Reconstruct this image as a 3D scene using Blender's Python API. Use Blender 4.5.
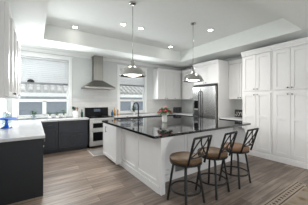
import bpy, bmesh, math, random
from mathutils import Vector, Matrix
C = bpy.context.scene
for o in list(bpy.data.objects): bpy.data.objects.remove(o)
COL = C.collection
R = math.radians
PI = math.pi
random.seed(7)

# ------------------------------------------------------------------ camera
cd = bpy.data.cameras.new('camera'); cam = bpy.data.objects.new('camera', cd); COL.objects.link(cam)
cd.sensor_fit = 'HORIZONTAL'; cd.sensor_width = 36.0
cd.lens = 176.6 / 308 * 36
cd.shift_y = -(102.5 - 100.5) / 308
cam.location = (0, 0, 1.43); cam.rotation_euler = (R(90), 0, R(-34.05))
cd.clip_start = .05
C.camera = cam
# ------------------------------------------------------------------ view, sky, large lights
C.view_settings.view_transform = 'Standard'; C.view_settings.look = 'None'
C.view_settings.gamma = 1.0; C.view_settings.use_curve_mapping = False
C.view_settings.exposure = 1.43
w = bpy.data.worlds.new('sky'); C.world = w; w.use_nodes = True
bg = w.node_tree.nodes['Background']
bg.inputs[0].default_value = (.95, .98, 1.0, 1); bg.inputs[1].default_value = .75

def area(name, loc, rot, sx, sy, power, col=(1, 1, 1)):
    l = bpy.data.lights.new(name, 'AREA'); l.shape = 'RECTANGLE'; l.size = sx; l.size_y = sy
    l.energy = power; l.color = col
    o = bpy.data.objects.new(name, l); COL.objects.link(o); o.location = loc; o.rotation_euler = rot
    return o
# daylight spread into the room by the blinds of the two kitchen windows (the open plan behind the camera is lit by the sky)
area('daylight_window_near', (.24, 5.83, 2.28), (R(-68), 0, 0), 1.15, .6, 25, (.95, .98, 1))
area('daylight_window_far', (3.09, 5.83, 2.25), (R(-68), 0, 0), 1.0, .55, 10, (.95, .98, 1))

# ------------------------------------------------------------------ materials
def lin(c): return tuple(((v / 255) / 12.92 if v / 255 <= .04045 else ((v / 255 + .055) / 1.055) ** 2.4) for v in c)
def mat(name, rgb, rough=.5, metal=0, noise=.04, scale=8, spec=.5, coat=0, stretch=None, bump=0, emit=None, trans=0):
    m = bpy.data.materials.new(name); m.use_nodes = True
    nt = m.node_tree; b = nt.nodes['Principled BSDF']
    c = lin(rgb)
    b.inputs['Roughness'].default_value = rough; b.inputs['Metallic'].default_value = metal
    b.inputs['Specular IOR Level'].default_value = spec
    b.inputs['Coat Weight'].default_value = coat
    b.inputs['Transmission Weight'].default_value = trans
    tc = nt.nodes.new('ShaderNodeTexCoord'); mp = nt.nodes.new('ShaderNodeMapping')
    if stretch: mp.inputs['Scale'].default_value = stretch
    nz = nt.nodes.new('ShaderNodeTexNoise'); nz.inputs['Scale'].default_value = scale; nz.inputs['Detail'].default_value = 4
    rp = nt.nodes.new('ShaderNodeValToRGB')
    rp.color_ramp.elements[0].position = .3; rp.color_ramp.elements[1].position = .7
    rp.color_ramp.elements[0].color = tuple(max(0, v * (1 - noise)) for v in c) + (1,)
    rp.color_ramp.elements[1].color = tuple(min(1, v * (1 + noise)) for v in c) + (1,)
    nt.links.new(tc.outputs['Object'], mp.inputs[0]); nt.links.new(mp.outputs[0], nz.inputs[0])
    nt.links.new(nz.outputs['Fac'], rp.inputs[0]); nt.links.new(rp.outputs[0], b.inputs['Base Color'])
    if bump:
        bp = nt.nodes.new('ShaderNodeBump'); bp.inputs['Strength'].default_value = bump; bp.inputs['Distance'].default_value = .01
        nt.links.new(nz.outputs['Fac'], bp.inputs['Height']); nt.links.new(bp.outputs[0], b.inputs['Normal'])
    if emit:
        b.inputs['Emission Color'].default_value = tuple(emit[:3]) + (1,); b.inputs['Emission Strength'].default_value = emit[3]
    return m
M = {}
M['wall'] = mat('wall_paint', (205, 208, 206), .7, noise=.015)
M['ceil'] = mat('ceiling_paint', (234, 237, 234), .8, noise=.01)
M['white'] = mat('white_cabinet_paint', (234, 233, 232), .35, noise=.012)
M['trim'] = mat('white_trim_paint', (232, 233, 232), .4, noise=.01)
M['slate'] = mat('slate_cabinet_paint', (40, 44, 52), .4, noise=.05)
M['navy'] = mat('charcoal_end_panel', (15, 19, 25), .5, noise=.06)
M['quartz'] = mat('white_quartz', (204, 204, 205), .14, noise=.03, scale=3, spec=.2)
M['steel'] = mat('brushed_steel', (206, 205, 203), .33, 1, noise=.08, scale=30, stretch=(1, 1, .05))
M['fridgesteel'] = mat('fridge_steel', (172, 171, 169), .26, 1, noise=.12, scale=9, stretch=(1, 1, .03))
M['hoodsteel'] = mat('hood_steel', (146, 144, 139), .3, 1, noise=.06, scale=30, stretch=(1, 1, .05))
M['chrome'] = mat('polished_nickel', (190, 188, 184), .14, 1, noise=.03)
M['dark'] = mat('dark_gap_black', (18, 18, 20), .5)
M['blackglass'] = mat('black_glass', (5, 5, 6), .2, spec=.12)
M['blackmetal'] = mat('black_iron', (5, 5, 5), .5, 0)
M['fauc'] = mat('matte_black_tap', (14, 14, 15), .35)
M['knob'] = mat('nickel_knob', (120, 118, 114), .25, 1)
M['leather'] = mat('brown_leather', (90, 66, 40), .5, noise=.2, scale=14)
M['tan'] = mat('tan_leather', (124, 92, 66), .5, noise=.15, scale=14)
M['blind'] = mat('blind_white', (240, 241, 242), .5, noise=.01)
def blind_mat():
    m = M['blind']; nt = m.node_tree; b = nt.nodes['Principled BSDF']; o = nt.nodes['Material Output']
    t = nt.nodes.new('ShaderNodeBsdfTranslucent'); t.inputs[0].default_value = (.85, .86, .87, 1)
    mx = nt.nodes.new('ShaderNodeMixShader'); mx.inputs[0].default_value = .4
    nt.links.new(b.outputs[0], mx.inputs[1]); nt.links.new(t.outputs[0], mx.inputs[2]); nt.links.new(mx.outputs[0], o.inputs[0])
blind_mat()
M['bluegl'] = mat('blue_glass', (30, 100, 205), .1, spec=.6)
M['rail'] = mat('blind_rail_backlit_shade', (140, 142, 146), .5)  # bottom rail greyed: its backlit shade is put into the base colour
M['ceram'] = mat('white_ceramic', (228, 227, 224), .2, noise=.02)
M['leaf'] = mat('leaf_green', (52, 92, 44), .5, noise=.3, scale=20)
M['leaf2'] = mat('leaf_grey_green', (70, 96, 78), .5, noise=.3, scale=20)
M['soil'] = mat('potting_soil', (50, 38, 28), .9, noise=.3, scale=40)
M['stem'] = mat('stem_green', (60, 92, 50), .6)
M['rose'] = mat('rose_pink', (160, 30, 50), .5, noise=.25, scale=30)
M['rosep'] = mat('rose_pale_pink', (188, 76, 96), .5, noise=.2, scale=30)
M['wood'] = mat('light_wood', (170, 118, 66), .5, noise=.2, scale=12, stretch=(1, 1, .15))
M['greenb'] = mat('dark_green_glass', (30, 74, 60), .1, spec=.6)
M['blueb'] = mat('teal_blue_bottle', (26, 84, 120), .15, spec=.6)
M['amber'] = mat('amber_oil', (190, 140, 60), .15)
M['sinkst'] = mat('sink_steel', (120, 120, 120), .35, 1)
M['mat'] = mat('grey_mat', (128, 124, 120), .9, noise=.15, scale=40, bump=.3)
M['matedge'] = mat('mat_pale_binding', (178, 172, 164), .9, noise=.1)
M['lampglow'] = mat('warm_lamp_diffuser', (255, 250, 240), .5, emit=(1, .96, .88, 9.0))
M['bulb'] = mat('bulb_glow', (255, 244, 225), .5, emit=(1, .93, .82, 5.0))
M['hwall'] = mat('neighbour_stucco', (176, 182, 188), .9, noise=.06, scale=6)
M['hroof'] = mat('pale_roof_tile', (178, 176, 174), .8, noise=.06, scale=10)
M['ground'] = mat('outside_ground', (150, 148, 142), .9, noise=.15, scale=3)
M['display'] = mat('oven_display', (16, 18, 22), .2, emit=(.5, .7, 1, .04))
M['vent'] = mat('grey_vent_metal', (140, 140, 140), .45, .6)
M['darkgrey'] = mat('dark_grey_plastic', (48, 48, 52), .4)

def glass_mat(name, rgb=(1, 1, 1), refl=.06):
    m = bpy.data.materials.new(name); m.use_nodes = True; nt = m.node_tree; nt.nodes.clear()
    o = nt.nodes.new('ShaderNodeOutputMaterial'); mx = nt.nodes.new('ShaderNodeMixShader')
    t = nt.nodes.new('ShaderNodeBsdfTransparent'); g = nt.nodes.new('ShaderNodeBsdfGlossy')
    t.inputs[0].default_value = rgb + (1,); g.inputs['Roughness'].default_value = .02
    mx.inputs[0].default_value = refl
    nt.links.new(t.outputs[0], mx.inputs[1]); nt.links.new(g.outputs[0], mx.inputs[2]); nt.links.new(mx.outputs[0], o.inputs[0])
    return m
M['glass'] = glass_mat('window_glass', (.96, .98, .98))
M['clear'] = glass_mat('clear_glass', (.86, .92, .94), .14)
M['screen'] = glass_mat('insect_screen_glass', (.74, .77, .80), .04)

def granite():
    m = mat('black_granite', (20, 20, 22), .05, spec=.5, noise=.5, scale=120)
    m.node_tree.nodes['Principled BSDF'].inputs['IOR'].default_value = 2.0
    return m
M['granite'] = granite()

def floor_mat():
    m = bpy.data.materials.new('oak_plank_floor'); m.use_nodes = True; nt = m.node_tree; b = nt.nodes['Principled BSDF']
    tc = nt.nodes.new('ShaderNodeTexCoord')
    br = nt.nodes.new('ShaderNodeTexBrick')
    br.inputs['Scale'].default_value = 1; br.inputs['Brick Width'].default_value = 1.25; br.inputs['Row Height'].default_value = .18
    br.inputs['Mortar Size'].default_value = .0025; br.inputs['Mortar Smooth'].default_value = .2; br.offset = .37
    br.inputs['Color1'].default_value = lin((152, 138, 126)) + (1,); br.inputs['Color2'].default_value = lin((110, 96, 87)) + (1,)
    br.inputs['Mortar'].default_value = lin((66, 56, 50)) + (1,)
    nt.links.new(tc.outputs['Object'], br.inputs[0])
    mp = nt.nodes.new('ShaderNodeMapping'); mp.inputs['Scale'].default_value = (1.1, 14, 1)
    nz = nt.nodes.new('ShaderNodeTexNoise'); nz.inputs['Scale'].default_value = 1.6; nz.inputs['Detail'].default_value = 6; nz.inputs['Distortion'].default_value = .6
    nt.links.new(tc.outputs['Object'], mp.inputs[0]); nt.links.new(mp.outputs[0], nz.inputs[0])
    rp = nt.nodes.new('ShaderNodeValToRGB'); rp.color_ramp.elements[0].position = .32; rp.color_ramp.elements[1].position = .68
    rp.color_ramp.elements[0].color = (.5, .46, .44, 1); rp.color_ramp.elements[1].color = (1.2, 1.18, 1.16, 1)
    nt.links.new(nz.outputs['Fac'], rp.inputs[0])
    mx = nt.nodes.new('ShaderNodeMix'); mx.data_type = 'RGBA'; mx.blend_type = 'MULTIPLY'; mx.inputs[0].default_value = 1
    nt.links.new(br.outputs[0], mx.inputs[6]); nt.links.new(rp.outputs[0], mx.inputs[7])
    nt.links.new(mx.outputs[2], b.inputs['Base Color'])
    b.inputs['Roughness'].default_value = .42
    return m
M['floor'] = floor_mat()

def tile_mat():
    m = bpy.data.materials.new('pale_backsplash_tile'); m.use_nodes = True; nt = m.node_tree; b = nt.nodes['Principled BSDF']
    tc = nt.nodes.new('ShaderNodeTexCoord'); mp = nt.nodes.new('ShaderNodeMapping'); mp.inputs['Rotation'].default_value = (R(90), 0, 0)
    br = nt.nodes.new('ShaderNodeTexBrick'); br.inputs['Scale'].default_value = 1; br.inputs['Brick Width'].default_value = .3; br.inputs['Row Height'].default_value = .1
    br.inputs['Mortar Size'].default_value = .002
    br.inputs['Color1'].default_value = lin((214, 213, 210)) + (1,); br.inputs['Color2'].default_value = lin((206, 205, 203)) + (1,); br.inputs['Mortar'].default_value = lin((190, 190, 188)) + (1,)
    nt.links.new(tc.outputs['Object'], mp.inputs[0]); nt.links.new(mp.outputs[0], br.inputs[0]); nt.links.new(br.outputs[0], b.inputs['Base Color'])
    b.inputs['Roughness'].default_value = .25
    return m
M['tile'] = tile_mat()

def rug_mat():
    m = bpy.data.materials.new('rug_field'); m.use_nodes = True; nt = m.node_tree; b = nt.nodes['Principled BSDF']
    tc = nt.nodes.new('ShaderNodeTexCoord')
    vo = nt.nodes.new('ShaderNodeTexVoronoi'); vo.inputs['Scale'].default_value = 7
    nz = nt.nodes.new('ShaderNodeTexNoise'); nz.inputs['Scale'].default_value = 14; nz.inputs['Detail'].default_value = 3
    ma = nt.nodes.new('ShaderNodeMath'); ma.operation = 'MULTIPLY'
    rp = nt.nodes.new('ShaderNodeValToRGB'); e = rp.color_ramp.elements
    e[0].position = .0; e[0].color = lin((92, 74, 58)) + (1,); e[1].position = .3; e[1].color = lin((150, 138, 124)) + (1,)
    k = e.new(.14); k.color = lin((140, 122, 100)) + (1,)
    for s in (vo, nz): nt.links.new(tc.outputs['Object'], s.inputs[0])
    nt.links.new(vo.outputs['Distance'], ma.inputs[0]); nt.links.new(nz.outputs['Fac'], ma.inputs[1])
    nt.links.new(ma.outputs[0], rp.inputs[0]); nt.links.new(rp.outputs[0], b.inputs['Base Color']); b.inputs['Roughness'].default_value = .95
    return m
M['rug'] = rug_mat()
M['rugb'] = mat('rug_border_cream', (168, 156, 142), .95, noise=.08, scale=40)
M['rugd'] = mat('rug_brown_pile', (84, 62, 50), .95, noise=.15, scale=40)

# ------------------------------------------------------------------ mesh helpers
class MB:
    def __init__(s): s.bm = bmesh.new()
    def box(s, x0, x1, y0, y1, z0, z1, mx=None):
        vs = [Vector((x, y, z)) for x in (x0, x1) for y in (y0, y1) for z in (z0, z1)]
        if mx: vs = [mx @ v for v in vs]
        v = [s.bm.verts.new(p) for p in vs]
        for f in ((0, 1, 3, 2), (4, 6, 7, 5), (0, 4, 5, 1), (2, 3, 7, 6), (0, 2, 6, 4), (1, 5, 7, 3)): s.bm.faces.new([v[i] for i in f])
        return s
    def lathe(s, c, prof, seg=24, mx=None, smooth=True):
        rings = []
        for r, z in prof:
            if r < 1e-5:
                p = Vector((c[0], c[1], c[2] + z)); rings.append([s.bm.verts.new(mx @ p if mx else p)])
            else:
                ring = []
                for i in range(seg):
                    a = 2 * PI * i / seg; p = Vector((c[0] + r * math.cos(a), c[1] + r * math.sin(a), c[2] + z))
                    ring.append(s.bm.verts.new(mx @ p if mx else p))
                rings.append(ring)
        for a, b in zip(rings, rings[1:]):
            for i in range(seg):
                j = (i + 1) % seg
                if len(a) == 1 and len(b) == 1: continue
                if len(a) == 1: f = s.bm.faces.new((a[0], b[j], b[i]))
                elif len(b) == 1: f = s.bm.faces.new((a[i], a[j], b[0]))
                else: f = s.bm.faces.new((a[i], a[j], b[j], b[i]))
                f.smooth = smooth
        for ring, fl in ((rings[0], True), (rings[-1], False)):
            if len(ring) > 2 and s_cap(prof): s.bm.faces.new(ring[::-1] if fl else ring)
        return s
    def tube(s, pts, r, seg=8, closed=False, rs=None):
        pts = [Vector(p) for p in pts]; n = len(pts); rings = []
        up = None
        for i, p in enumerate(pts):
            a = pts[(i - 1) % n] if (closed or i > 0) else p; b = pts[(i + 1) % n] if (closed or i < n - 1) else p
            t = (b - a).normalized()
            if up is None: up = Vector((0, 0, 1)) if abs(t.z) < .9 else Vector((1, 0, 0))
            u = (up - t * up.dot(t))
            if u.length < 1e-4: u = t.orthogonal()
            u.normalize(); up = u; v = t.cross(u)
            rr = rs[i] if rs else r
            rings.append([s.bm.verts.new(p + (u * math.cos(2 * PI * k / seg) + v * math.sin(2 * PI * k / seg)) * rr) for k in range(seg)])
        m = n if closed else n - 1
        for i in range(m):
            a, b = rings[i], rings[(i + 1) % n]
            for k in range(seg):
                f = s.bm.faces.new((a[k], a[(k + 1) % seg], b[(k + 1) % seg], b[k])); f.smooth = True
        if not closed: s.bm.faces.new(rings[0][::-1]); s.bm.faces.new(rings[-1])
        return s
    def prism(s, poly, ax, a0, a1):
        def P(u, v, a): return {'x': (a, u, v), 'y': (u, a, v), 'z': (u, v, a)}[ax]
        A = [s.bm.verts.new(P(u, v, a0)) for u, v in poly]; B = [s.bm.verts.new(P(u, v, a1)) for u, v in poly]
        s.bm.faces.new(A[::-1]); s.bm.faces.new(B); n = len(poly)
        for i in range(n): s.bm.faces.new((A[i], A[(i + 1) % n], B[(i + 1) % n], B[i]))
        return s
    def ball(s, c, r, sx=1, sy=1, sz=1, sub=2):
        mx = Matrix.Translation(c) @ Matrix.Diagonal((r * sx, r * sy, r * sz, 1))
        n0 = len(s.bm.faces)
        bmesh.ops.create_icosphere(s.bm, subdivisions=sub, radius=1, matrix=mx)
        for f in s.bm.faces: 
            if len(f.verts) == 3: f.smooth = True
        return s
    def leaf(s, p, d, L, W, bend=.3):
        d = Vector(d).normalized(); side = d.cross(Vector((0, 0, 1)))
        if side.length < .1: side = Vector((1, 0, 0))
        side.normalize(); p = Vector(p); th = side.cross(d) * .002
        pts = []
        for t, wd in ((0, .12), (.35, 1), (.7, .75), (1, .05)):
            c = p + d * L * t - Vector((0, 0, 1)) * bend * L * t * t
            pts.append((c - side * W * wd / 2, c + side * W * wd / 2))
        top = [[s.bm.verts.new(q + th) for q in pr] for pr in pts]; bot = [[s.bm.verts.new(q - th) for q in pr] for pr in pts]
        for i in range(3):
            s.bm.faces.new((top[i][0], top[i + 1][0], top[i + 1][1], top[i][1])); s.bm.faces.new((bot[i][0], bot[i][1], bot[i + 1][1], bot[i + 1][0]))
            s.bm.faces.new((top[i][0], bot[i][0], bot[i + 1][0], top[i + 1][0])); s.bm.faces.new((top[i][1], top[i + 1][1], bot[i + 1][1], bot[i][1]))
        return s
    def build(s, name, m, parent=None, bevel=0, loc=None):
        me = bpy.data.meshes.new(name)
        bmesh.ops.recalc_face_normals(s.bm, faces=s.bm.faces)
        off = Vector((0, 0, 0)); q = parent
        while q is not None: off += q.location; q = q.parent
        if loc is not None: off += Vector(loc)
        if off.length: bmesh.ops.translate(s.bm, verts=s.bm.verts, vec=-off)
        s.bm.to_mesh(me); s.bm.free()
        me.materials.append(M[m] if isinstance(m, str) else m)
        o = bpy.data.objects.new(name, me); COL.objects.link(o)
        if parent: o.parent = parent
        if loc is not None: o.location = loc
        if bevel:
            b = o.modifiers.new('bevel', 'BEVEL'); b.width = bevel; b.segments = 2; b.limit_method = 'ANGLE'
        return o
def s_cap(prof): return True
def thing(name, label, cat, loc=(0, 0, 0), group=None):
    o = bpy.data.objects.new(name, None); COL.objects.link(o); o.location = loc; o.empty_display_size = .1
    o['label'] = label; o['category'] = cat
    if group: o['group'] = group
    return o
def tag(o, label, cat, group=None, kind=None):
    o['label'] = label; o['category'] = cat
    if group: o['group'] = group
    if kind: o['kind'] = kind
    return o
def struct(o): o['kind'] = 'structure'; return o
def copy_tree(o, parent=None):
    c = o.copy(); COL.objects.link(c)
    if parent: c.parent = parent
    for ch in list(o.children): copy_tree(ch, c)
    return c
def fb(mb, ax, p0, p1, u0, u1, z0, z1):
    a, b = min(p0, p1), max(p0, p1)
    return mb.box(a, b, u0, u1, z0, z1) if ax == 'x' else mb.box(u0, u1, a, b, z0, z1)
def shaker(ax, pos, out, u0, u1, z0, z1, st=.06, t=.022, mid=None):
    mb = MB(); f = pos + out * t
    fb(mb, ax, pos, f, u0, u0 + st, z0, z1); fb(mb, ax, pos, f, u1 - st, u1, z0, z1)
    fb(mb, ax, pos, f, u0 + st, u1 - st, z0, z0 + st); fb(mb, ax, pos, f, u0 + st, u1 - st, z1 - st, z1)
    if mid: fb(mb, ax, pos, f, u0 + st, u1 - st, mid - st / 2, mid + st / 2)
    fb(mb, ax, pos, pos + out * min(t * .35, .008), u0 + st, u1 - st, z0 + st, z1 - st)
    return mb
def slab(ax, pos, out, u0, u1, z0, z1, t=.022): return fb(MB(), ax, pos, pos + out * t, u0, u1, z0, z1)
def knob(ax, pos, out, u, z, r=.015):
    mb = MB(); d = Vector((out, 0, 0)) if ax == 'x' else Vector((0, out, 0))
    p = Vector((pos, u, z)) if ax == 'x' else Vector((u, pos, z))
    mb.tube([p, p + d * .014, p + d * .016, p + d * .028, p + d * .032], 0, 10, rs=[r * .45, r * .45, r, r, r * .6])
    return mb
def bar(ax, pos, out, u0, u1, z0, z1, r=.006):
    mb = MB()
    def P(o, u, z): return (pos + out * o, u, z) if ax == 'x' else (u, pos + out * o, z)
    mb.tube([P(.03, u0, z0), P(.03, u1, z1)], r, 8)
    for t in (.12, .88):
        u, z = u0 + (u1 - u0) * t, z0 + (z1 - z0) * t
        mb.tube([P(0, u, z), P(.03, u, z)], r * .8, 6)
    return mb
def cabinet(name, label, cat, ax, out, back, front, u0, u1, z0, z1, m, doors, group=None, toe=0, crown=None, hm='knob', st=.06, t=.022):
    """doors: (kind, u0, u1, z0, z1, handle) ; handle = ('k', u, z) or ('b', u0, u1, z0, z1)"""
    pc = (back + front) / 2; uc = (u0 + u1) / 2
    root = thing(name, label, cat, (pc, uc, z0) if ax == 'x' else (uc, pc, z0), group)
    fb(MB(), ax, back, front, u0, u1, z0 + toe, z1).build('body', m, root, .002)
    if toe: fb(MB(), ax, back, front - out * .06, u0 + .002, u1 - .002, z0, z0 + toe).build('toe_kick', m, root)
    for k, a, b, c, d, h in doors:
        if k == 'slab': o = slab(ax, front, out, a, b, c, d).build('drawer', m, root, .002)
        elif k == 'drawer': o = shaker(ax, front, out, a, b, c, d, .045).build('drawer', m, root, .0015)
        elif k == 'door2': o = shaker(ax, front, out, a, b, c, d, st, mid=(c + d) / 2 + .13).build('door', m, root, .0015)
        else: o = shaker(ax, front, out, a, b, c, d, st, t).build('door', m, root, .0015)
        if h:
            if h[0] == 'k': knob(ax, front + out * t, out, h[1], h[2]).build('knob', hm, o)
            else: bar(ax, front + out * .022, out, *h[1:]).build('handle', hm, o)
    if crown:
        mb = MB(); zc, hgt, dep = crown
        for k in range(3):
            fb(mb, ax, back, front + out * (.022 + dep * (k + 1) / 3), u0, u1, zc + hgt * k / 3, zc + hgt * (k + 1) / 3)
        mb.build('crown', m, root)
    return root

# ------------------------------------------------------------------ the setting
XL, XR, YB, YN, HC, HT = -.62, 5.60, 6.02, -3.0, 2.88, 3.25
TX0, TX1, TY0, TY1 = .17, 4.53, 1.3, 4.93
struct(MB().box(-4.0, XR + .2, YN, YB + .12, -.1, 0).build('floor', 'floor'))
mb = MB()
X0, X1 = -4.0, XR + .2
mb.box(X0, TX0, YN, YB + .12, HC, HT + .1); mb.box(TX1, X1, YN, YB + .12, HC, HT + .1)
mb.box(TX0, TX1, YN, TY0, HC, HT + .1); mb.box(TX0, TX1, TY1, YB + .12, HC, HT + .1)
mb.box(TX0, TX1, TY0, TY1, HT, HT + .1)
struct(mb.build('ceiling', 'ceil'))
W1 = (-.40, .87, .97, 2.66); W2 = (2.56, 3.62, .99, 2.60)
mb = MB(); y0, y1 = YB, YB + .12
mb.box(XL - .12, W1[0], y0, y1, 0, HC); mb.box(W1[1], W2[0], y0, y1, 0, HC); mb.box(W2[1], XR + .12, y0, y1, 0, HC)
for W in (W1, W2):
    mb.box(W[0], W[1], y0, y1, 0, W[2]); mb.box(W[0], W[1], y0, y1, W[3], HC)
struct(mb.build('wall_back', 'wall'))
struct(MB().box(XL - .12, XL, 1.0, YB, 0, HC).build('wall_left', 'wall'))
struct(MB().box(XR, XR + .12, YN, YB, 0, HC).build('wall_right', 'wall'))
# crown moulding under the ceiling
def mould(name, ax, pos, out, u0, u1):
    mb = MB()
    for k, (d, h) in enumerate(((.02, .07), (.045, .045), (.065, .02))):
        fb(mb, ax, pos, pos + out * d, u0, u1, HC - h, HC)
    struct(mb.build(name, 'trim'))
mould('trim_1', 'y', YB, -1, XL + .07, 1.54); mould('trim_2', 'x', XL, 1, 2.6, YB)
mould('trim_3', 'y', YB, -1, 1.90, XR)
# tile backsplash
mb = MB(); bz0, bz1 = .912, 1.50
mb.box(W1[1] + .1, W2[0] - .1, YB - .012, YB, bz0, bz1); mb.box(1.30, 2.14, YB - .012, YB, bz1, 1.80); mb.box(W2[1] + .1, XR - .02, YB - .012, YB, bz0, bz1 - .02)
struct(mb.build('trim_4', 'tile'))
mb = MB(); mb.box(XL, XL + .012, 3.13, YB - .02, .912, 1.45)
struct(mb.build('trim_5', 'trim'))

def window(n, W):
    x0, x1, z0, z1 = W
    root = bpy.data.objects.new('window_%d' % n, None); COL.objects.link(root); root.location = ((x0 + x1) / 2, YB, z0); root['kind'] = 'structure'
    mb = MB(); t = .095
    mb.box(x0 - t, x0, YB - .022, YB, z0 - .05, z1 + t); mb.box(x1, x1 + t, YB - .022, YB, z0 - .05, z1 + t)
    mb.box(x0, x1, YB - .022, YB, z1, z1 + t)
    mb.box(x0 - t - .02, x1 + t + .02, YB - .03, YB, z1 + t, z1 + t + .025)
    mb.build('casing', 'trim', root, .003)
    MB().box(x0 - t, x1 + t, YB - .05, YB + .05, z0 - .03, z0).build('sill', 'trim', root, .003)
    zm = 1.42
    for nm, a, b, yo in (('upper_sash', zm - .04, z1, .075), ('lower_sash', z0, zm + .05, .045)):
        mb = MB(); s = .045
        mb.box(x0, x0 + s, YB + yo, YB + yo + .03, a, b); mb.box(x1 - s, x1, YB + yo, YB + yo + .03, a, b)
        mb.box(x0 + s, x1 - s, YB + yo, YB + yo + .03, a, a + s + .01); mb.box(x0 + s, x1 - s, YB + yo, YB + yo + .03, b - s - .03, b)
        if nm == 'lower_sash': 
            xm = (x0 + x1) / 2; mb.box(xm - .05, xm + .05, YB + yo, YB + yo + .03, a + s, b - s)
        so = mb.build(nm, 'trim', root)
        MB().box(x0 + s, x1 - s, YB + yo + .012, YB + yo + .016, a + s, b - s).build('glass', 'screen' if nm == 'lower_sash' else 'glass', so)
    return root
window(1, W1); window(2, W2)

# ------------------------------------------------------------------ outside
struct(MB().box(-6, 10, YB + .2, 16, -.4, -.3).build('ground', 'ground'))
nh = thing('neighbour_house', 'grey house next door with pale tiled roof seen through the windows', 'house', (3, 10.3, -.3))
MB().box(-4, 10, 10.3, 14, -.3, 1.72).build('wall', 'hwall', nh)
MB().box(-4.2, 10.2, 9.96, 10.02, 1.62, 1.80).build('fascia', 'trim', nh)
MB().box(-4.2, 10.2, 10.02, 10.3, 1.72, 1.76).build('soffit', 'trim', nh)
mb = MB()
for i in range(48):
    x = -4.05 + i * .3
    for j in range(6):
        yy = 9.98 + j * .42; zz = 1.84 + j * .2
        mb.tube([(x, yy - .04, zz), (x, yy + .44, zz + .21)], .1, 8)
mb.prism([(9.98, 1.80), (12.6, 3.04), (12.6, 1.80)], 'x', -4.2, 10.2)
mb.build('roof', 'hroof', nh)

# ------------------------------------------------------------------ blinds
def blind(label, W, zb):
    x0, x1, z1 = W[0] + .012, W[1] - .012, W[3] - .005
    root = thing('window_blind', label, 'blind', ((x0 + x1) / 2, YB + .02, zb), 'window blinds')
    MB().box(x0, x1, YB + .002, YB + .042, z1 - .05, z1).build('headrail', 'blind', root)
    mb = MB(); nsl = max(2, round((z1 - .08 - zb - .045) / .056))
    for q in range(nsl + 1):
        z = zb + .045 + (z1 - .08 - zb - .045) * q / nsl
        mx = Matrix.Translation((0, YB + .021, z)) @ Matrix.Rotation(R(60), 4, 'X')
        mb.box(x0, x1, -.031, .031, -.0014, .0014, mx)
    mb.build('slats', 'blind', root)
    MB().box(x0, x1, YB + .004, YB + .038, zb - .03, zb + .028).build('bottom_rail', 'rail', root, .004)
    for t in (.1, .5, .9):
        x = x0 + (x1 - x0) * t; MB().tube([(x, YB + .0425, z1 - .04), (x, YB + .0425, zb + .01)], .0015, 5).build('cord', 'blind', root)
    mb = MB(); mb.tube([(x1 - .06, YB - .002, z1 - .06), (x1 - .06, YB - .002, z1 - .55)], .004, 6)
    mb.build('tilt_wand', 'clear', root)
    return root
b1 = blind('white slatted blind half lowered in the window by the left cabinets', W1, 1.92)
mb = MB(); mb.lathe((-.09, YB + .018, 1.950), [(.085, 0), (.08, .035), (.055, .065), (0, .08)], 16)
mb.build('cord_stop', 'dark', b1)
MB().box(.72, .85, YB + .001, YB + .004, 1.925, 1.945).build('end_clip', 'darkgrey', b1)
blind('white slatted blind lowered in the window behind the black tap', W2, 2.0)

# ------------------------------------------------------------------ left run
UF = -.307
def upl(y0, y1, label):
    ym = (y0 + y1) / 2
    cabinet('wall_cabinet', label, 'cabinet', 'x', 1, XL + .014, UF, y0, y1, 1.47, 2.66, 'white',
            [('door', y0 + .03, ym - .03, 1.485, 2.645, ('k', ym - .06, 1.53)), ('door', ym + .03, y1 - .03, 1.485, 2.645, ('k', ym + .06, 1.53))],
            'white wall cabinets', t=.042)
upl(2.80, 3.898, 'nearest white wall cabinet with two doors, at the left edge')
upl(3.902, 5.0, 'white two door wall cabinet between the nearest cabinet and the window')
def basel(y0, y1, label):
    ym = (y0 + y1) / 2
    return cabinet('base_cabinet', label, 'cabinet', 'x', 1, XL + .014, .085, y0, y1, 0, .868, 'slate',
            [('drawer', y0 + .03, ym - .003, .68, .86, ('k', (y0 + ym) / 2, .77)), ('drawer', ym + .003, y1 - .004, .68, .86, ('k', (y1 + ym) / 2, .77)),
             ('door', y0 + .03, ym - .003, .11, .67, ('k', ym - .04, .62)), ('door', ym + .003, y1 - .004, .11, .67, ('k', ym + .04, .62))],
            'dark base cabinets', toe=.1)
c = basel(3.15, 4.25, 'near dark base cabinet with flat end panel facing the camera')
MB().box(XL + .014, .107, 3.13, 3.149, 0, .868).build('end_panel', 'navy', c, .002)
basel(4.254, 5.40, 'dark base cabinet under the left worktop, second from the camera')
mb = MB(); mb.box(XL + .014, .13, 3.10, YB - .016, .87, .91); mb.box(.13, 1.335, 5.40, YB - .016, .87, .91)
bmesh.ops.remove_doubles(mb.bm, verts=mb.bm.verts, dist=1e-5)
tag(mb.build('worktop', 'quartz', None, 0, loc=(-.2, 5, .87)), 'white quartz L shaped worktop on the left with blue stand on it', 'worktop')

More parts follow.
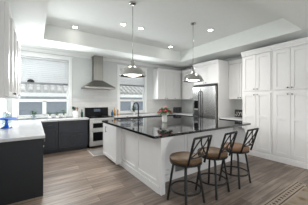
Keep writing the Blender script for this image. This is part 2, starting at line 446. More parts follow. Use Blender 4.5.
# ------------------------------------------------------------------ back run
BF = 5.44
cabinet('base_cabinet', 'dark base cabinet with one drawer over a door, under the left window', 'cabinet', 'y', -1, YB - .016, BF, .11, .53, 0, .868, 'slate',
        [('drawer', .17, .525, .70, .86, ('b', .28, .42, .78, .78)), ('door', .17, .525, .11, .69, ('k', .48, .63))], 'dark base cabinets', toe=.1)
cabinet('base_cabinet', 'dark base cabinet of two wide drawers left of the steel range', 'cabinet', 'y', -1, YB - .016, BF, .534, 1.30, 0, .868, 'slate',
        [('drawer', .54, 1.295, .50, .86, ('b', .80, 1.04, .80, .80)), ('drawer', .54, 1.295, .11, .49, ('b', .80, 1.04, .43, .43))], 'dark base cabinets', toe=.1)
for a, b, lb in ((2.14, 2.94, 'dark base cabinet just right of the range, behind the island'), (2.944, 3.84, 'dark base cabinet under the right window, behind the island'), (3.844, 4.74, 'dark base cabinet near the back right corner, behind the vase')):
    m_ = (a + b) / 2
    cabinet('base_cabinet', lb, 'cabinet', 'y', -1, YB - .016, BF, a, b, 0, .868, 'slate',
            [('drawer', a + .004, b - .004, .70, .86, ('b', m_ - .07, m_ + .07, .78, .78)), ('door', a + .004, m_ - .003, .11, .69, ('k', m_ - .04, .63)), ('door', m_ + .003, b - .004, .11, .69, ('k', m_ + .04, .63))],
            'dark base cabinets', toe=.1)
cabinet('base_cabinet', 'dark base cabinet along the right wall, left of the refrigerator', 'cabinet', 'x', -1, XR - .004, 4.76, 4.47, 5.40, 0, .868, 'slate',
        [('drawer', 4.474, 4.93, .70, .86, None), ('drawer', 4.936, 5.396, .70, .86, None), ('door', 4.474, 4.93, .11, .69, None), ('door', 4.936, 5.396, .11, .69, None)], 'dark base cabinets', toe=.1)
mb = MB(); mb.box(2.125, XR - .004, 5.40, YB - .016, .87, .91); mb.box(4.72, XR - .004, 4.47, 5.40, .87, .91)
tag(mb.build('worktop', 'quartz', None, 0, loc=(3.5, 5.7, .87)), 'white quartz worktop right of the range running to the corner with toaster', 'worktop')

# range
RX0, RX1 = 1.345, 2.105
rg = thing('range_cooker', 'stainless steel double oven range with black control panel', 'range', (1.725, 5.7, 0))
MB().box(RX0, RX1, 5.42, YB - .03, .06, .895).build('body', 'steel', rg, .004)
MB().box(RX0 + .02, RX1 - .02, 5.46, YB - .04, 0, .06).build('base', 'dark', rg)
MB().box(RX0, RX1, 5.40, YB - .09, .896, .915).build('cooktop', 'blackglass', rg, .004)
mb = MB(); mb.prism([(5.93, .90), (5.985, .90), (5.985, 1.20), (5.955, 1.20)], 'x', RX0, RX1)
bgd = mb.build('backguard', 'blackglass', rg, .004)
MB().box(1.62, 1.83, 5.932, 5.95, 1.06, 1.15).build('display', 'display', bgd)
MB().box(RX0, RX1, 5.935, 5.99, 1.2005, 1.213).build('trim_strip', 'steel', bgd)
cp = MB().box(RX0, RX1, 5.385, 5.42, .83, .893).build('control_panel', 'steel', rg, .004)
for k in range(5): knob('y', 5.385, -1, RX0 + .09 + k * .145, .862, .024).build('knob', 'steel', cp)
for nm, a, b in (('upper_oven_door', .56, .82), ('lower_oven_door', .17, .55)):
    d = MB().box(RX0 + .005, RX1 - .005, 5.385, 5.42, a, b).build(nm, 'steel', rg, .004)
    MB().box(RX0 + .10, RX1 - .10, 5.382, 5.388, a + .04, b - .075).build('oven_window', 'blackglass', d)
    bar('y', 5.385, -1, RX0 + .04, RX1 - .04, b - .035, b - .035, .012).build('handle', 'steel', d)
MB().box(RX0 + .005, RX1 - .005, 5.39, 5.42, .065, .16).build('drawer', 'steel', rg, .004)
for x in (1.52, 1.93):
    for y in (5.53, 5.78):
        MB().lathe((x, y, .915), [(.10, .0), (.10, .003), (.085, .003), (.085, 0)], 24).build('burner', 'darkgrey', rg)

# hood
hd = thing('range_hood', 'stainless steel chimney hood on the wall over the range', 'range hood', (1.72, 5.8, 1.80))
MB().box(1.24, 2.20, 5.50, YB - .014, 1.80, 1.85).build('rim', 'hoodsteel', hd, .003)
mb = MB()
lo = [(1.24, 5.50), (2.20, 5.50), (2.20, YB - .014), (1.24, YB - .014)]; up_ = [(1.575, 5.75), (1.865, 5.75), (1.865, YB - .014), (1.575, YB - .014)]
steps = 6; rings = []
for k in range(steps + 1):
    t = k / steps; e = t
    rings.append([mb.bm.verts.new((a[0] + (b[0] - a[0]) * e, a[1] + (b[1] - a[1]) * e, 1.85 + .23 * t)) for a, b in zip(lo, up_)])
for a, b in zip(rings, rings[1:]):
    for i in range(4): mb.bm.faces.new((a[i], a[(i + 1) % 4], b[(i + 1) % 4], b[i]))
mb.bm.faces.new(rings[0][::-1]); mb.bm.faces.new(rings[-1])
mb.build('canopy', 'hoodsteel', hd)
MB().box(1.575, 1.865, 5.75, YB - .014, 2.08, HC - .001).build('chimney', 'hoodsteel', hd, .003)
for k in range(4): MB().tube([(1.64 + k * .05, 5.50, 1.825), (1.64 + k * .05, 5.494, 1.825)], .008, 10).build('button', 'darkgrey', hd)

# upper cabinets at the back right corner
cabinet('wall_cabinet', 'white two door wall cabinet right of the far window', 'cabinet', 'y', -1, YB - .002, 5.692, 4.02, 4.84, 1.48, 2.60, 'white',
        [('door', 4.024, 4.427, 1.485, 2.59, ('k', 4.39, 1.52)), ('door', 4.433, 4.836, 1.485, 2.59, ('k', 4.47, 1.52))], 'white wall cabinets', crown=(2.60, .10, .05))
cabinet('wall_cabinet', 'white single door wall cabinet filling the back right corner', 'cabinet', 'y', -1, YB - .002, 5.692, 4.844, XR - .004, 1.48, 2.60, 'white',
        [('door', 4.848, 5.20, 1.485, 2.59, ('k', 4.89, 1.52))], 'white wall cabinets', crown=(2.60, .10, .05))
cabinet('wall_cabinet', 'white wall cabinet between the corner and the refrigerator', 'cabinet', 'x', -1, XR - .004, 5.272, 4.47, 5.61, 1.48, 2.60, 'white',
        [('door', 4.474, 5.037, 1.485, 2.59, ('k', 5.00, 1.52)), ('door', 5.043, 5.606, 1.485, 2.59, ('k', 5.08, 1.52))], 'white wall cabinets', crown=(2.60, .10, .05))
# refrigerator and its surround
fc = cabinet('refrigerator_surround', 'white tall surround with cabinet above the steel refrigerator', 'cabinet', 'x', -1, XR - .004, 4.742, 3.41, 4.45, 1.97, 2.60, 'white',
        [('door', 3.42, 3.927, 1.98, 2.59, ('k', 3.89, 2.02)), ('door', 3.933, 4.44, 1.98, 2.59, ('k', 3.97, 2.02))], crown=(2.60, .10, .05))
for a, b in ((3.41, 3.435), (4.425, 4.45)): MB().box(4.72, XR - .004, a, b, 0, 1.97).build('side_panel', 'white', fc, .002)
fr = thing('refrigerator', 'stainless steel side by side refrigerator with door dispenser', 'refrigerator', (5.0, 3.93, 0))
MB().box(4.70, 5.45, 3.455, 4.405, .03, 1.90).build('body', 'darkgrey', fr, .004)
MB().box(4.66, 5.45, 3.455, 4.405, 1.9005, 1.94).build('hinge_cover', 'dark', fr, .004)
MB().box(4.72, 5.4, 3.48, 4.38, 0, .03).build('base', 'dark', fr)
ld = MB().box(4.62, 4.695, 4.05, 4.405, .08, 1.895).build('door', 'fridgesteel', fr, .012)
rd = MB().box(4.62, 4.695, 3.455, 4.042, .08, 1.895).build('door', 'fridgesteel', fr, .012)
MB().box(4.63, 4.695, 3.455, 4.405, .035, .075).build('grille', 'darkgrey', fr)
dp = MB().box(4.612, 4.622, 4.13, 4.34, .92, 1.46).build('dispenser', 'chrome', ld, .003)
MB().box(4.607, 4.613, 4.15, 4.32, 1.16, 1.43).build('display', 'blackglass', dp)
MB().box(4.607, 4.613, 4.15, 4.32, .94, 1.10).build('recess', 'darkgrey', dp)
for y, d in ((4.085, ld), (4.005, rd)):
    mb = MB(); mb.tube([(4.62, y, .60), (4.575, y, .64), (4.56, y, 1.15), (4.575, y, 1.70), (4.62, y, 1.74)], .013, 8); mb.build('handle', 'darkgrey', d)

# niche between refrigerator and pantries
cabinet('base_cabinet', 'dark base cabinet in the niche between refrigerator and pantry', 'cabinet', 'x', -1, XR - .004, 4.76, 2.68, 3.405, 0, .868, 'slate',
        [('drawer', 2.684, 3.401, .70, .86, ('b', 2.97, 3.11, .78, .78)), ('door', 2.684, 3.04, .11, .69, ('k', 3.0, .63)), ('door', 3.046, 3.401, .11, .69, ('k', 3.08, .63))], 'dark base cabinets', toe=.1)
tag(MB().box(4.72, XR - .004, 2.672, 3.405, .87, .91).build('worktop', 'quartz', None, .003, loc=(5.1, 3.0, .87)), 'short white worktop in the niche right of the refrigerator', 'worktop')
cabinet('wall_cabinet', 'white wall cabinet in the niche beside the tall pantry', 'cabinet', 'x', -1, XR - .004, 5.272, 2.68, 3.405, 1.47, 2.60, 'white',
        [('door', 2.684, 3.04, 1.475, 2.59, ('k', 3.005, 1.515)), ('door', 3.046, 3.401, 1.475, 2.59, ('k', 3.08, 1.515))], 'white wall cabinets', crown=(2.60, .10, .05))
# pantries
def pantry(y0, y1, label):
    ym = (y0 + y1) / 2; a, b = y0 + .03, y1 - .03
    r = cabinet('pantry_cabinet', label, 'cabinet', 'x', -1, XR - .004, 4.742, y0, y1, 0, 2.64, 'white',
        [('door', a, ym - .004, 1.68, 2.60, ('k', ym - .04, 1.725)), ('door', ym + .004, b, 1.68, 2.60, ('k', ym + .04, 1.725)),
         ('door2', a, ym - .004, .15, 1.62, ('k', ym - .04, 1.575)), ('door2', ym + .004, b, .15, 1.62, ('k', ym + .04, 1.575))], 'tall pantry cabinets', crown=(2.62, .12, .06), st=.07)
    mb = MB(); mb.box(4.700, 4.741, y0, y1, 0, .09); mb.box(4.712, 4.741, y0, y1, .09, .115); mb.build('plinth', 'white', r)
    return r
pantry(1.932, 2.668, 'tall white pantry cabinet next to the niche')
pantry(1.196, 1.928, 'tall white pantry cabinet at the right edge, nearest the rug')

# ------------------------------------------------------------------ island
IX0, IX1, IY0, IY1 = 1.44, 4.12, 2.12, 4.55
PXI = 1.575; BXI = 1.45
isl = thing('kitchen_island', 'white panelled kitchen island under the black granite top', 'island', (2.8, 3.3, 0))
mb = MB()
mb.box(PXI + .02, 4.02, 2.47, 3.60, 0, .868); mb.box(BXI + .02, 4.02, 3.60, 4.50, .05, .868); mb.box(BXI + .10, 4.02, 3.60, 4.44, 0, .05)
# wing walls that carry the overhang
mb.box(PXI + .02, PXI + .07, 2.15, 2.47, 0, .868); mb.box(3.97, 4.02, 2.15, 2.47, 0, .868)
mb.build('body', 'white', isl)
def pan(a, b, nm='panel'): shaker('x', PXI + .02, -1, a, b, .12, .866, .06, .02).build(nm, 'white', isl, .0015)
pan(2.93, 3.598); pan(2.21, 2.924)
MB().box(PXI - .002, PXI + .075, 2.135, 2.205, 0, .868).build('corner_post', 'white', isl, .002)
MB().box(PXI - .012, PXI + .02, 2.206, 3.598, 0, .115).build('base_moulding', 'white', isl, .003)
dr = shaker('x', BXI + .02, -1, 3.625, 4.48, .07, .862, .06, .02).build('door', 'white', isl, .0015)
bar('x', BXI, -1, 4.20, 4.20, .66, .80, .007).build('handle', 'knob', dr)
MB().box(BXI, BXI + .12, 3.598, 3.624, .05, .868).build('side_panel', 'white', isl)
shaker('y', 2.47, -1, 1.66, 2.43, .13, .866, .07, .015).build('panel', 'white', isl)
shaker('y', 2.47, -1, 2.44, 3.20, .13, .866, .07, .015).build('panel', 'white', isl)
shaker('y', 2.47, -1, 3.21, 3.96, .13, .866, .07, .015).build('panel', 'white', isl)
MB().box(1.65, 3.97, 2.445, 2.47, 0, .12).build('base_moulding', 'white', isl, .003)
def corbel(x, sx):
    pts = [(x, .868), (x + sx * .17, .868), (x + sx * .17, .845)]
    for k in range(9):
        a = k / 8 * PI / 2; pts.append((x + sx * (.155 - .105 * math.sin(a)), .845 - .02 - .09 * (1 - math.cos(a))))
    pts += [(x + sx * .035, .715), (x, .68)]
    MB().prism(pts, 'y', 2.145, 2.195).build('corbel', 'white', isl)
corbel(PXI + .0755, 1); corbel(3.969, -1)
vt = MB()
vt.box(2.12, 2.48, 2.430, 2.446, .14, .30)
for k in range(6): vt.box(2.14, 2.46, 2.424, 2.432, .16 + k * .022, .168 + k * .022)
vt.build('vent', 'vent', isl)
# top with a sink opening
SX0, SX1, SY0, SY1 = 1.72, 2.38, 3.98, 4.32
mb = MB(); z0, z1 = .87, .91
xs = [IX0, SX0, SX1, IX1]; ys = [IY0, SY0, SY1, IY1]
V = {}
for i, x in enumerate(xs):
    for j, y in enumerate(ys):
        for k, z in enumerate((z0, z1)): V[i, j, k] = mb.bm.verts.new((x, y, z))
for i in range(3):
    for j in range(3):
        if (i, j) == (1, 1): continue
        for k in (0, 1): mb.bm.faces.new((V[i, j, k], V[i + 1, j, k], V[i + 1, j + 1, k], V[i, j + 1, k]))
for i in range(3):
    for j in (0, 3): mb.bm.faces.new((V[i, j, 0], V[i + 1, j, 0], V[i + 1, j, 1], V[i, j, 1]))
    for j in (0, 3): mb.bm.faces.new((V[j, i, 0], V[j, i + 1, 0], V[j, i + 1, 1], V[j, i, 1]))
for a, b in (((1, 1), (2, 1)), ((2, 1), (2, 2)), ((2, 2), (1, 2)), ((1, 2), (1, 1))): mb.bm.faces.new((V[a + (0,)], V[b + (0,)], V[b + (1,)], V[a + (1,)]))
tag(mb.build('island_worktop', 'granite', None, .003, loc=(2.8, 3.3, .87)), 'large polished black granite top of the island', 'worktop')
mb = MB(); t = .012
mb.box(SX0 + .001, SX0 + t, SY0 + .001, SY1 - .001, .8695, .905); mb.box(SX1 - t, SX1 - .001, SY0 + .001, SY1 - .001, .8695, .905)
mb.box(SX0 + t, SX1 - t, SY0 + .001, SY0 + t, .8695, .905); mb.box(SX0 + t, SX1 - t, SY1 - t, SY1 - .001, .8695, .905); mb.box(SX0 + t, SX1 - t, SY0 + t, SY1 - t, .8695, .875)
sk = thing('sink', 'steel sink set into the island top beside the black tap', 'sink', (2.05, 4.15, .87))
mb.build('basin', 'sinkst', sk)
MB().lathe((2.05, 4.15, .875), [(.04, 0), (.04, .003), (.02, .003)], 16).build('drain', 'chrome', sk)
# tap
FX, FY = 2.44, 4.40
tp = thing('kitchen_tap', 'matte black gooseneck tap standing on the island top', 'tap', (FX, FY, .91))
MB().lathe((FX, FY, .911), [(.03, 0), (.03, .012), (.022, .02), (.022, .10), (.016, .11)], 16).build('base', 'fauc', tp)
pts = [(FX, FY, 1.02), (FX, FY, 1.27)]
dx, dy = -.95, -.30
for k in range(1, 13):
    a = k / 12 * PI; rr = .10
    pts.append((FX + dx * rr * (1 - math.cos(a)), FY + dy * rr * (1 - math.cos(a)), 1.27 + rr * 1.0 * math.sin(a)))
ex, ey, ez = pts[-1]
MB().tube(pts + [(ex, ey, 1.23)], .018, 10).build('spout', 'fauc', tp)
MB().tube([(ex, ey, 1.23), (ex, ey, 1.15)], .024, 12).build('spray_head', 'fauc', tp)
MB().tube([(FX + .02, FY - .008, .98), (FX + .09, FY - .02, 1.0)], .008, 8).build('lever', 'fauc', tp)
sd = thing('soap_dispenser', 'small black soap pump on the island left of the tap', 'soap dispenser', (2.10, 4.43, .91))
MB().lathe((2.10, 4.43, .911), [(.022, 0), (.022, .01), (.014, .015), (.014, .06), (.008, .065), (.008, .085)], 14).build('base', 'fauc', sd)
MB().tube([(2.10, 4.43, .99), (2.08, 4.36, .995)], .007, 8).build('spout', 'fauc', sd)

# vase of roses
VX, VY = 2.56, 3.34
vs = tag(MB().lathe((VX, VY, .911), [(.0, 0), (.055, 0), (.062, .03), (.066, .09), (.058, .14), (.066, .175), (.058, .175), (.05, .14), (.056, .09), (.05, .02), (0, .012)], 24).build('vase', 'ceram', None, 0, (VX, VY, .911)), 'white vase of pink roses on the black island top', 'vase')
bq = thing('rose_bouquet', 'bunch of pink and red roses with dark leaves in the white vase', 'flowers', (VX, VY, 1.07))
rnd = random.Random(4); heads = []
for k in range(11):
    a = k * 2.4; rr = .035 + .125 * math.sqrt(k / 11)
    hx, hy, hz = VX + rr * math.cos(a), VY + rr * math.sin(a), 1.305 - rr * 1.0 + rnd.uniform(-.015, .02)
    heads.append((hx, hy, hz))
for k, (hx, hy, hz) in enumerate(heads):
    q = (VX + (hx - VX) * .15, VY + (hy - VY) * .15, 1.062)
    mb = MB(); mb.tube([q, (VX + (hx - VX) * .45, VY + (hy - VY) * .45, 1.13), (hx, hy, hz - .02)], .003, 5); st = mb.build('stem', 'stem', bq)
    mb = MB(); r0 = .029 + rnd.uniform(-.004, .006)
    mb.lathe((hx, hy, hz), [(.006, -.03), (r0 * .8, -.022), (r0, -.002), (r0 * .9, .016), (r0 * .72, .02), (r0 * .7, .006), (r0 * .45, .008), (r0 * .4, .026), (0, .028)], 12)
    mb.build('bloom', 'rose' if k % 4 else 'rosep', st)
mb = MB()
for k in range(110):
    a = rnd.uniform(0, 2 * PI); rr = rnd.uniform(.03, .13); z = 1.27 - rr * .7 + rnd.uniform(-.06, .03) 
    mb.leaf((VX + rr * math.cos(a), VY + rr * math.sin(a), z - rr * .3), (math.cos(a), math.sin(a), rnd.uniform(-.1, .6)), rnd.uniform(.07, .10), .055)
mb.build('leaves', 'leaf', bq)

# ------------------------------------------------------------------ pendants, downlights
def sc(p): return [(r * 1.1, z * 1.25) for r, z in p]
def pendant(x, y, label):
    root = thing('pendant_lamp', label, 'pendant lamp', (x, y, HT), 'pendant lamps')
    MB().lathe((x, y, HT - .032), [(0, 0), (.045, .002), (.062, .014), (.066, .0315)], 20).build('canopy', 'chrome', root)
    zb = 1.885
    MB().tube([(x, y, HT - .03), (x, y, zb + .30)], .006, 8).build('rod', 'chrome', root)
    mb = MB(); mb.lathe((x, y, zb), sc([(.012, .245), (.022, .24), (.03, .215), (.026, .19), (.036, .175), (.042, .155), (.05, .14)]), 20); mb.build('socket_cup', 'chrome', root)
    mb = MB()
    mb.lathe((x, y, zb), sc([(.05, .142), (.10, .135), (.15, .11), (.185, .075), (.205, .035), (.212, .03), (.212, .018), (.225, .012), (.225, 0),
                          (.219, 0), (.219, .009), (.206, .015), (.199, .034), (.179, .072), (.145, .105), (.098, .129), (.045, .136)]), 32)
    sh = mb.build('shade', 'chrome', root)
    MB().lathe((x, y, zb), sc([(.176, .034), (.15, .022), (.09, .012), (0, .008), (0, .014), (.09, .018), (.15, .028), (.174, .038)]), 32).build('diffuser', 'bulb', sh)
    l = bpy.data.lights.new('pendant_bulb', 'POINT'); l.energy = 3; l.shadow_soft_size = .12; l.color = (1, .93, .82)
    lo_ = bpy.data.objects.new('pendant_bulb', l); COL.objects.link(lo_); lo_.location = (x, y, zb - .16)
pendant(1.52, 2.96, 'polished nickel dome pendant over the near left of the island')
pendant(3.10, 2.94, 'polished nickel dome pendant in front of the refrigerator')
def can(px, py, label, power=48, cone=150):
    f, h = 176.6, 1.43; d = f * (HT - h) / (100.5 - py); lt = (px - 154) / f * d
    a = R(34.05); x = math.sin(a) * d + math.cos(a) * lt; y = math.cos(a) * d - math.sin(a) * lt
    root = thing('recessed_downlight', label, 'ceiling light', (x, y, HT - .006), 'recessed ceiling lights')
    MB().lathe((x, y, HT - .007), [(.055, 0), (.085, 0), (.088, .006), (.055, .006)], 24).build('trim_ring', 'trim', root)
    MB().lathe((x, y, HT - .006), [(0, -.012), (.03, -.010), (.05, -.004), (.054, 0), (.054, .004), (0, .004)], 24).build('lens', 'lampglow', root)
    l = bpy.data.lights.new('downlight', 'SPOT'); l.energy = power; l.spot_size = R(cone); l.spot_blend = 1; l.shadow_soft_size = .08; l.color = (1, .96, .9)
    o = bpy.data.objects.new('downlight', l); COL.objects.link(o); o.location = (x, y, HT - .02)
can(75, 27, 'recessed ceiling light nearest the left end of the tray', 3, 100)
can(123.3, 24.3, 'recessed ceiling light just left of the near pendant rod')
can(141, 28.3, 'recessed ceiling light just right of the near pendant rod')
can(170.5, 46.6, 'recessed ceiling light in the far right corner of the tray', 5, 100)
can(210.5, 30, 'recessed ceiling light right of the far pendant rod')

# ------------------------------------------------------------------ bar stools (back towards local -y)
def make_stool(seat_mat):
    root = thing('bar_stool', '', 'bar stool', (0, 0, 0), 'swivel bar stools')
    SH = .625
    MB().lathe((0, 0, SH), [(0, -.045), (.21, -.045), (.226, -.03), (.23, -.005), (.22, .015), (.175, .03), (.08, .036), (0, .037)], 32).build('seat', seat_mat, root)
    mb = MB()
    n = 28; mb.tube([(.215 * math.cos(2 * PI * k / n), .215 * math.sin(2 * PI * k / n), SH - .058) for k in range(n)], .014, 8, closed=True)
    mb.lathe((0, 0, SH - .10), [(.09, 0), (.09, .03), (.05, .04), (.05, .054), (0, .054)], 20)
    mb.build('seat_frame', 'blackmetal', root)
    for k in range(4):
        a = PI / 4 + k * PI / 2; c, s = math.cos(a), math.sin(a)
        MB().tube([(.08 * c, .08 * s, SH - .085), (.15 * c, .15 * s, SH - .09), (.178 * c, .178 * s, SH - .12), (.255 * c, .255 * s, .012), (.256 * c, .256 * s, 0)], .0165, 8).build('leg', 'blackmetal', root)
    mb = MB(); n = 32; mb.tube([(.213 * math.cos(2 * PI * k / n), .213 * math.sin(2 * PI * k / n), .19) for k in range(n)], .0125, 8, closed=True); mb.build('footrest', 'blackmetal', root)
    # backrest
    bk = []
    def bp(u, t):  # u across -1..1, t up 0..1
        wd = .166 + .002 * t; lean = .195 + .115 * t
        curve = .035 * (1 - u * u)
        return Vector((u * wd, -(lean + curve * (.4 + .6 * t)), SH - .05 + .385 * t))
    mb = MB()
    for s in (-1, 1): mb.tube([bp(s, k / 8) for k in range(9)], .015, 8)
    mb.tube([bp(-1 + 2 * k / 12, 1) + Vector((0, 0, .012 * (1 - (-1 + 2 * k / 12) ** 2))) for k in range(13)], .015, 8)
    mb.tube([bp(-1 + 2 * k / 12, .30) for k in range(13)], .009, 8)
    bf = mb.build('backrest', 'blackmetal', root)
    mb = MB()
    for s in (-1, 1):
        mb.tube([bp(s * (-.96 + 1.36 * math.sin(PI * t / 2)), .30 + .70 * t) for t in [k / 10 for k in range(11)]], .009, 6)
        mb.tube([bp(s * (.96 - .56 * (1 - math.cos(PI * t / 2))), .30 + .70 * t) for t in [k / 10 for k in range(11)]], .009, 6)
    mb.tube([bp(.26 * math.cos(2 * PI * k / 20), .50 + .17 * math.sin(2 * PI * k / 20)) for k in range(20)], .007, 6, closed=True)
    mb.build('scrollwork', 'blackmetal', bf)
    return root
st1 = make_stool('leather')
st2 = copy_tree(st1); st3 = copy_tree(st1)
for s_, x, y, rz, lb in ((st1, 1.78, 1.83, 2, 'black iron bar stool with brown seat nearest the island corner'),
                     (st2, 2.33, 1.80, 6, 'black iron bar stool with brown seat, middle of the three'),
                     (st3, 2.92, 1.78, 2, 'black iron bar stool with tan seat, farthest right by the pantry')):
    s_.location = (x, y, 0); s_.rotation_euler = (0, 0, R(rz)); s_['label'] = lb
for ch in st3.children:
    if ch.name.startswith('seat') and 'frame' not in ch.name:
        ch.data = ch.data.copy(); ch.data.materials[0] = M['tan']

# ------------------------------------------------------------------ rugs
f_, h_ = 176.6, 1.43
def gp(px, py, z=0):
    d = f_ * (h_ - z) / (py - 100.5); lt = (px - 154) / f_ * d; a = R(34.05)
    return Vector((math.sin(a) * d + math.cos(a) * lt, math.cos(a) * d - math.sin(a) * lt, z))
A = gp(296.5, 181.3); B = gp(262, 204.8)
ud = (B - A).normalized(); vd = Vector((-ud.y, ud.x, 0))
if vd.x < 0: vd = -vd
LU, LV = 1.75, 1.2
ang = math.atan2(ud.y, ud.x)
rg_ = thing('area_rug', 'beige patterned rug with brown motif border on the floor at lower right', 'rug', (A.x, A.y, 0))
rmx = Matrix((( ud.x, vd.x, 0, A.x), (ud.y, vd.y, 0, A.y), (0, 0, 1, 0), (0, 0, 0, 1)))
MB().box(.17, LU - .17, .17, LV - .17, 0, .012, rmx).build('field', 'rug', rg_)
mb = MB()
mb.box(0, LU, 0, .17, 0, .011, rmx); mb.box(0, LU, LV - .17, LV, 0, .011, rmx); mb.box(0, .17, .17, LV - .17, 0, .011, rmx); mb.box(LU - .17, LU, .17, LV - .17, 0, .011, rmx)
bd = mb.build('border', 'rugb', rg_)
mb = MB()
for o1, o2 in ((.028, .04), (.135, .15)):
    mb.box(o1, LU - o1, o1, o2, .0112, .0125, rmx); mb.box(o1, LU - o1, LV - o2, LV - o1, .0112, .0125, rmx)
    mb.box(o1, o2, o2, LV - o2, .0112, .0125, rmx); mb.box(LU - o2, LU - o1, o2, LV - o2, .0112, .0125, rmx)
def motif(u, v, fl):
    rt = rmx @ Matrix.Translation((u, v, 0)) @ Matrix.Rotation(R(45 if fl else 0), 4, 'Z')
    mb.box(-.024, .024, -.008, .008, .0112, .0125, rt); mb.box(-.008, .008, -.024, .024, .0112, .0125, rt)
k = 0; u = .09
while u < LU - .05:
    motif(u, .0875, k % 2); motif(u, LV - .0875, k % 2); u += .085; k += 1
v = .175; k = 1
while v < LV - .15:
    motif(.0875, v, k % 2); motif(LU - .0875, v, k % 2); v += .085; k += 1
mb.build('border_pattern', 'rugd', bd)
mt = thing('floor_mat', 'grey floor mat in front of the range', 'mat', (1.7, 4.9, 0))
MB().box(1.27, 2.15, 4.62, 5.20, 0, .010).build('pile', 'mat', mt)
mb = MB(); mb.box(1.24, 1.27, 4.59, 5.23, 0, .011); mb.box(2.15, 2.18, 4.59, 5.23, 0, .011); mb.box(1.27, 2.15, 4.59, 4.62, 0, .011); mb.box(1.27, 2.15, 5.20, 5.23, 0, .011)
mb.build('binding', 'matedge', mt)

# ------------------------------------------------------------------ small things on the worktops
CT = .911
sx, sy = -.44, 4.33
cs = thing('cake_stand', 'blue glass cake stand on the left worktop', 'cake stand', (sx, sy, CT))
MB().lathe((sx, sy, CT), [(0, .172), (.15, .174), (.162, .186), (.166, .186), (.166, .179), (.152, .166), (.05, .160), (0, .160)], 32).build('plate', 'bluegl', cs)
MB().lathe((sx, sy, CT), [(0, 0), (.085, 0), (.09, .006), (.07, .02), (.03, .045), (.02, .07), (.028, .085), (.018, .10), (.016, .13), (.04, .160)], 24).build('pedestal', 'bluegl', cs)
for k, (x, y, h) in enumerate(((-.52, 4.95, .22), (-.50, 5.30, .17))):
    j = thing('glass_jar', ('tall clear glass jar on the left worktop against the wall', 'short clear glass jar behind the taller jar on the left worktop')[k], 'jar', (x, y, CT), 'glass jars')
    MB().lathe((x, y, CT), [(0, 0), (.05, 0), (.055, .01), (.055, h), (.045, h + .02), (.045, h + .03), (.04, h + .03), (.04, h + .02), (.05, h), (.05, .008), (0, .006)], 20).build('body', 'clear', j)
    MB().lathe((x, y, CT), [(.047, h + .0305), (.047, h + .045), (.012, h + .05), (.014, h + .07), (0, h + .075)], 20).build('lid', 'chrome', j)

def plant(name, label, x, y, z, pr, ph, potm, leafm, n, L, Wd, hgt, seed, group='window sill plants'):
    rn = random.Random(seed); root = thing(name, label, 'plant', (x, y, z), group)
    p = MB().lathe((x, y, z), [(0, 0), (pr * .75, 0), (pr, ph), (pr * .88, ph), (pr * .7, ph * .3), (0, ph * .3)], 18).build('pot', potm, root)
    MB().lathe((x, y, z), [(0, ph * .8), (pr * .82, ph * .8), (pr * .8, ph * .86), (0, ph * .88)], 14).build('soil', 'soil', root)
    mb = MB(); ml = MB()
    for k in range(n):
        a = rn.uniform(0, 2 * PI); hh = rn.uniform(.3, 1) * hgt; sp = rn.uniform(.2, 1) * pr * .9
        q = (x + sp * math.cos(a), y + sp * math.sin(a), z + ph * .86 + hh)
        mb.tube([(x + .2 * pr * math.cos(a), y + .2 * pr * math.sin(a), z + ph * .86), q], .0025, 5)
        ml.leaf(q, (math.cos(a), math.sin(a), rn.uniform(0, .9)), L * rn.uniform(.7, 1.1), Wd)
        ml.leaf(q, (math.cos(a + 2), math.sin(a + 2), rn.uniform(.3, 1.2)), L * rn.uniform(.7, 1.0), Wd)
    mb.build('stems', 'stem', root); ml.build('leaves', leafm, root)
plant('potted_plant', 'small bright green plant in a glass pot at the left of the near window', -.02, 5.78, CT, .065, .10, 'clear', 'leaf', 14, .09, .04, .13, 1)
plant('potted_plant', 'small grey green plant in a white pot below the near window', .36, 5.82, CT, .055, .09, 'ceram', 'leaf2', 12, .08, .03, .08, 2)
plant('potted_plant', 'low leafy plant in a white pot, middle of the sill by the near window', .54, 5.82, CT, .06, .08, 'ceram', 'leaf2', 12, .08, .03, .10, 3)
plant('potted_plant', 'tall wispy plant in a white pot beside the near window frame', .72, 5.82, CT, .055, .085, 'ceram', 'leaf', 12, .09, .03, .16, 5)
plant('potted_plant', 'green leafy plant in a white pot behind the black tap', 3.06, 5.86, CT, .06, .09, 'ceram', 'leaf', 18, .11, .05, .20, 6)
# utensil crock
ux, uy = 1.03, 5.80
tag(MB().lathe((ux, uy, CT), [(0, 0), (.075, 0), (.08, .01), (.08, .19), (.07, .19), (.07, .012), (0, .012)], 22).build('utensil_crock', 'ceram', None, 0, (ux, uy, CT)), 'white ceramic crock full of utensils left of the range', 'crock')
def utensil(name, label, dx, dy, L, m, head):
    b0 = Vector((ux + dx * .3, uy + dy * .3, CT + .016)); b1 = Vector((ux + dx * 1.6, uy + dy * 1.6, CT + L))
    root = thing(name, label, 'utensil', b0, 'utensils in the crock')
    MB().tube([b0, b1], .006, 6).build('handle', m, root)
    c = b1
    if head == 'spoon': MB().ball(c + Vector((0, 0, .03)), .034, .8, .3, 1.2).build('bowl', m, root)
    elif head == 'spatula': MB().box(c.x - .03, c.x + .03, c.y - .003, c.y + .003, c.z - .01, c.z + .075).build('blade', m, root, .003)
    else:
        mb = MB()
        for k in range(6):
            a = k * PI / 6; mb.tube([(c.x + .028 * math.sin(t) * math.cos(a), c.y + .028 * math.sin(t) * math.sin(a), c.z + .045 - .045 * math.cos(t)) for t in [j / 10 * 2 * PI for j in range(10)]], .0015, 4, closed=True)
        mb.build('wires', m, root)
utensil('wooden_spoon', 'wooden spoon in the white crock', .03, -.01, .25, 'wood', 'spoon')
utensil('spatula', 'dark green spatula standing in the white crock', -.04, .01, .26, 'greenb', 'spatula')
utensil('slotted_turner', 'black turner leaning left in the white crock', -.02, -.035, .24, 'darkgrey', 'spatula')
utensil('ladle', 'dark ladle leaning right in the white crock', .042, .02, .24, 'darkgrey', 'spoon')
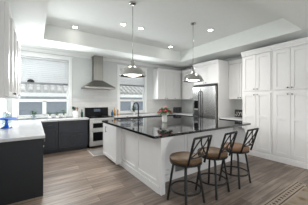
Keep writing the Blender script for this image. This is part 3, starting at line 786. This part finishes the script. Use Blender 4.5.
utensil('whisk', 'steel whisk in the middle of the white crock', .0, .03, .25, 'steel', 'whisk')
def bottle(label, x, y, r, h, m, capm, group=None):
    root = thing('bottle', label, 'bottle', (x, y, CT), group)
    MB().lathe((x, y, CT), [(0, 0), (r, 0), (r, h * .6), (r * .4, h * .76), (r * .35, h * .9), (0, h * .9)], 18).build('body', m, root)
    MB().lathe((x, y, CT), [(0, h * .9), (r * .42, h * .9), (r * .42, h), (0, h)], 14).build('cap', capm, root)
bottle('dark green bottle between the crock and the range', 1.22, 5.82, .035, .24, 'greenb', 'dark')
bottle('teal blue bottle just right of the range', 2.20, 5.80, .036, .20, 'blueb', 'dark')
bottle('amber oil bottle right of the teal bottle', 2.30, 5.84, .034, .27, 'amber', 'wood')
pm = thing('pepper_mill', 'turned wooden pepper mill right of the range', 'pepper mill', (2.40, 5.80, CT))
MB().lathe((2.40, 5.80, CT), [(0, 0), (.032, 0), (.034, .02), (.02, .08), (.026, .14), (.018, .155), (0, .155)], 18).build('body', 'wood', pm)
MB().lathe((2.40, 5.80, CT), [(0, .1555), (.024, .1555), (.028, .18), (.012, .2), (.008, .215), (0, .22)], 18).build('top', 'wood', pm)
# toaster in the corner
tx, ty = 5.08, 5.72
ts = thing('toaster', 'black two slot toaster in the back right corner', 'toaster', (tx, ty, CT))
MB().box(tx - .17, tx + .17, ty - .10, ty + .10, CT + .012, CT + .23).build('body', 'darkgrey', ts, .03)
for yy in (-.035, .035): MB().box(tx - .13, tx + .13, ty + yy - .012, ty + yy + .012, CT + .2305, CT + .233).build('slot', 'dark', ts)
MB().box(tx - .16, tx + .16, ty - .09, ty + .09, CT, CT + .012).build('base', 'dark', ts)
for xx in (-.07, .07):
    MB().box(tx + xx - .022, tx + xx + .022, ty - .125, ty - .1005, CT + .15, CT + .17).build('lever', 'chrome', ts, .003)
    knob('y', ty - .1005, -1, tx + xx, CT + .07, .018).build('dial', 'chrome', ts)
# black patterned box in the niche
bx, by = 5.35, 3.10
nb = thing('decorative_box', 'black box with pale scroll pattern on the niche worktop', 'box', (bx, by, CT))
MB().box(bx - .06, bx + .06, by - .13, by + .13, CT, CT + .23).build('body', 'dark', nb, .006)
mb = MB()
for k in range(3):
    yc = by - .075 + k * .075
    mb.tube([(bx - .061, yc + .03 * math.cos(t), CT + .10 + .055 * math.sin(t)) for t in [j / 10 * 4.2 + k for j in range(11)]], .006, 6)
mb.build('scroll_pattern', 'ceram', nb)
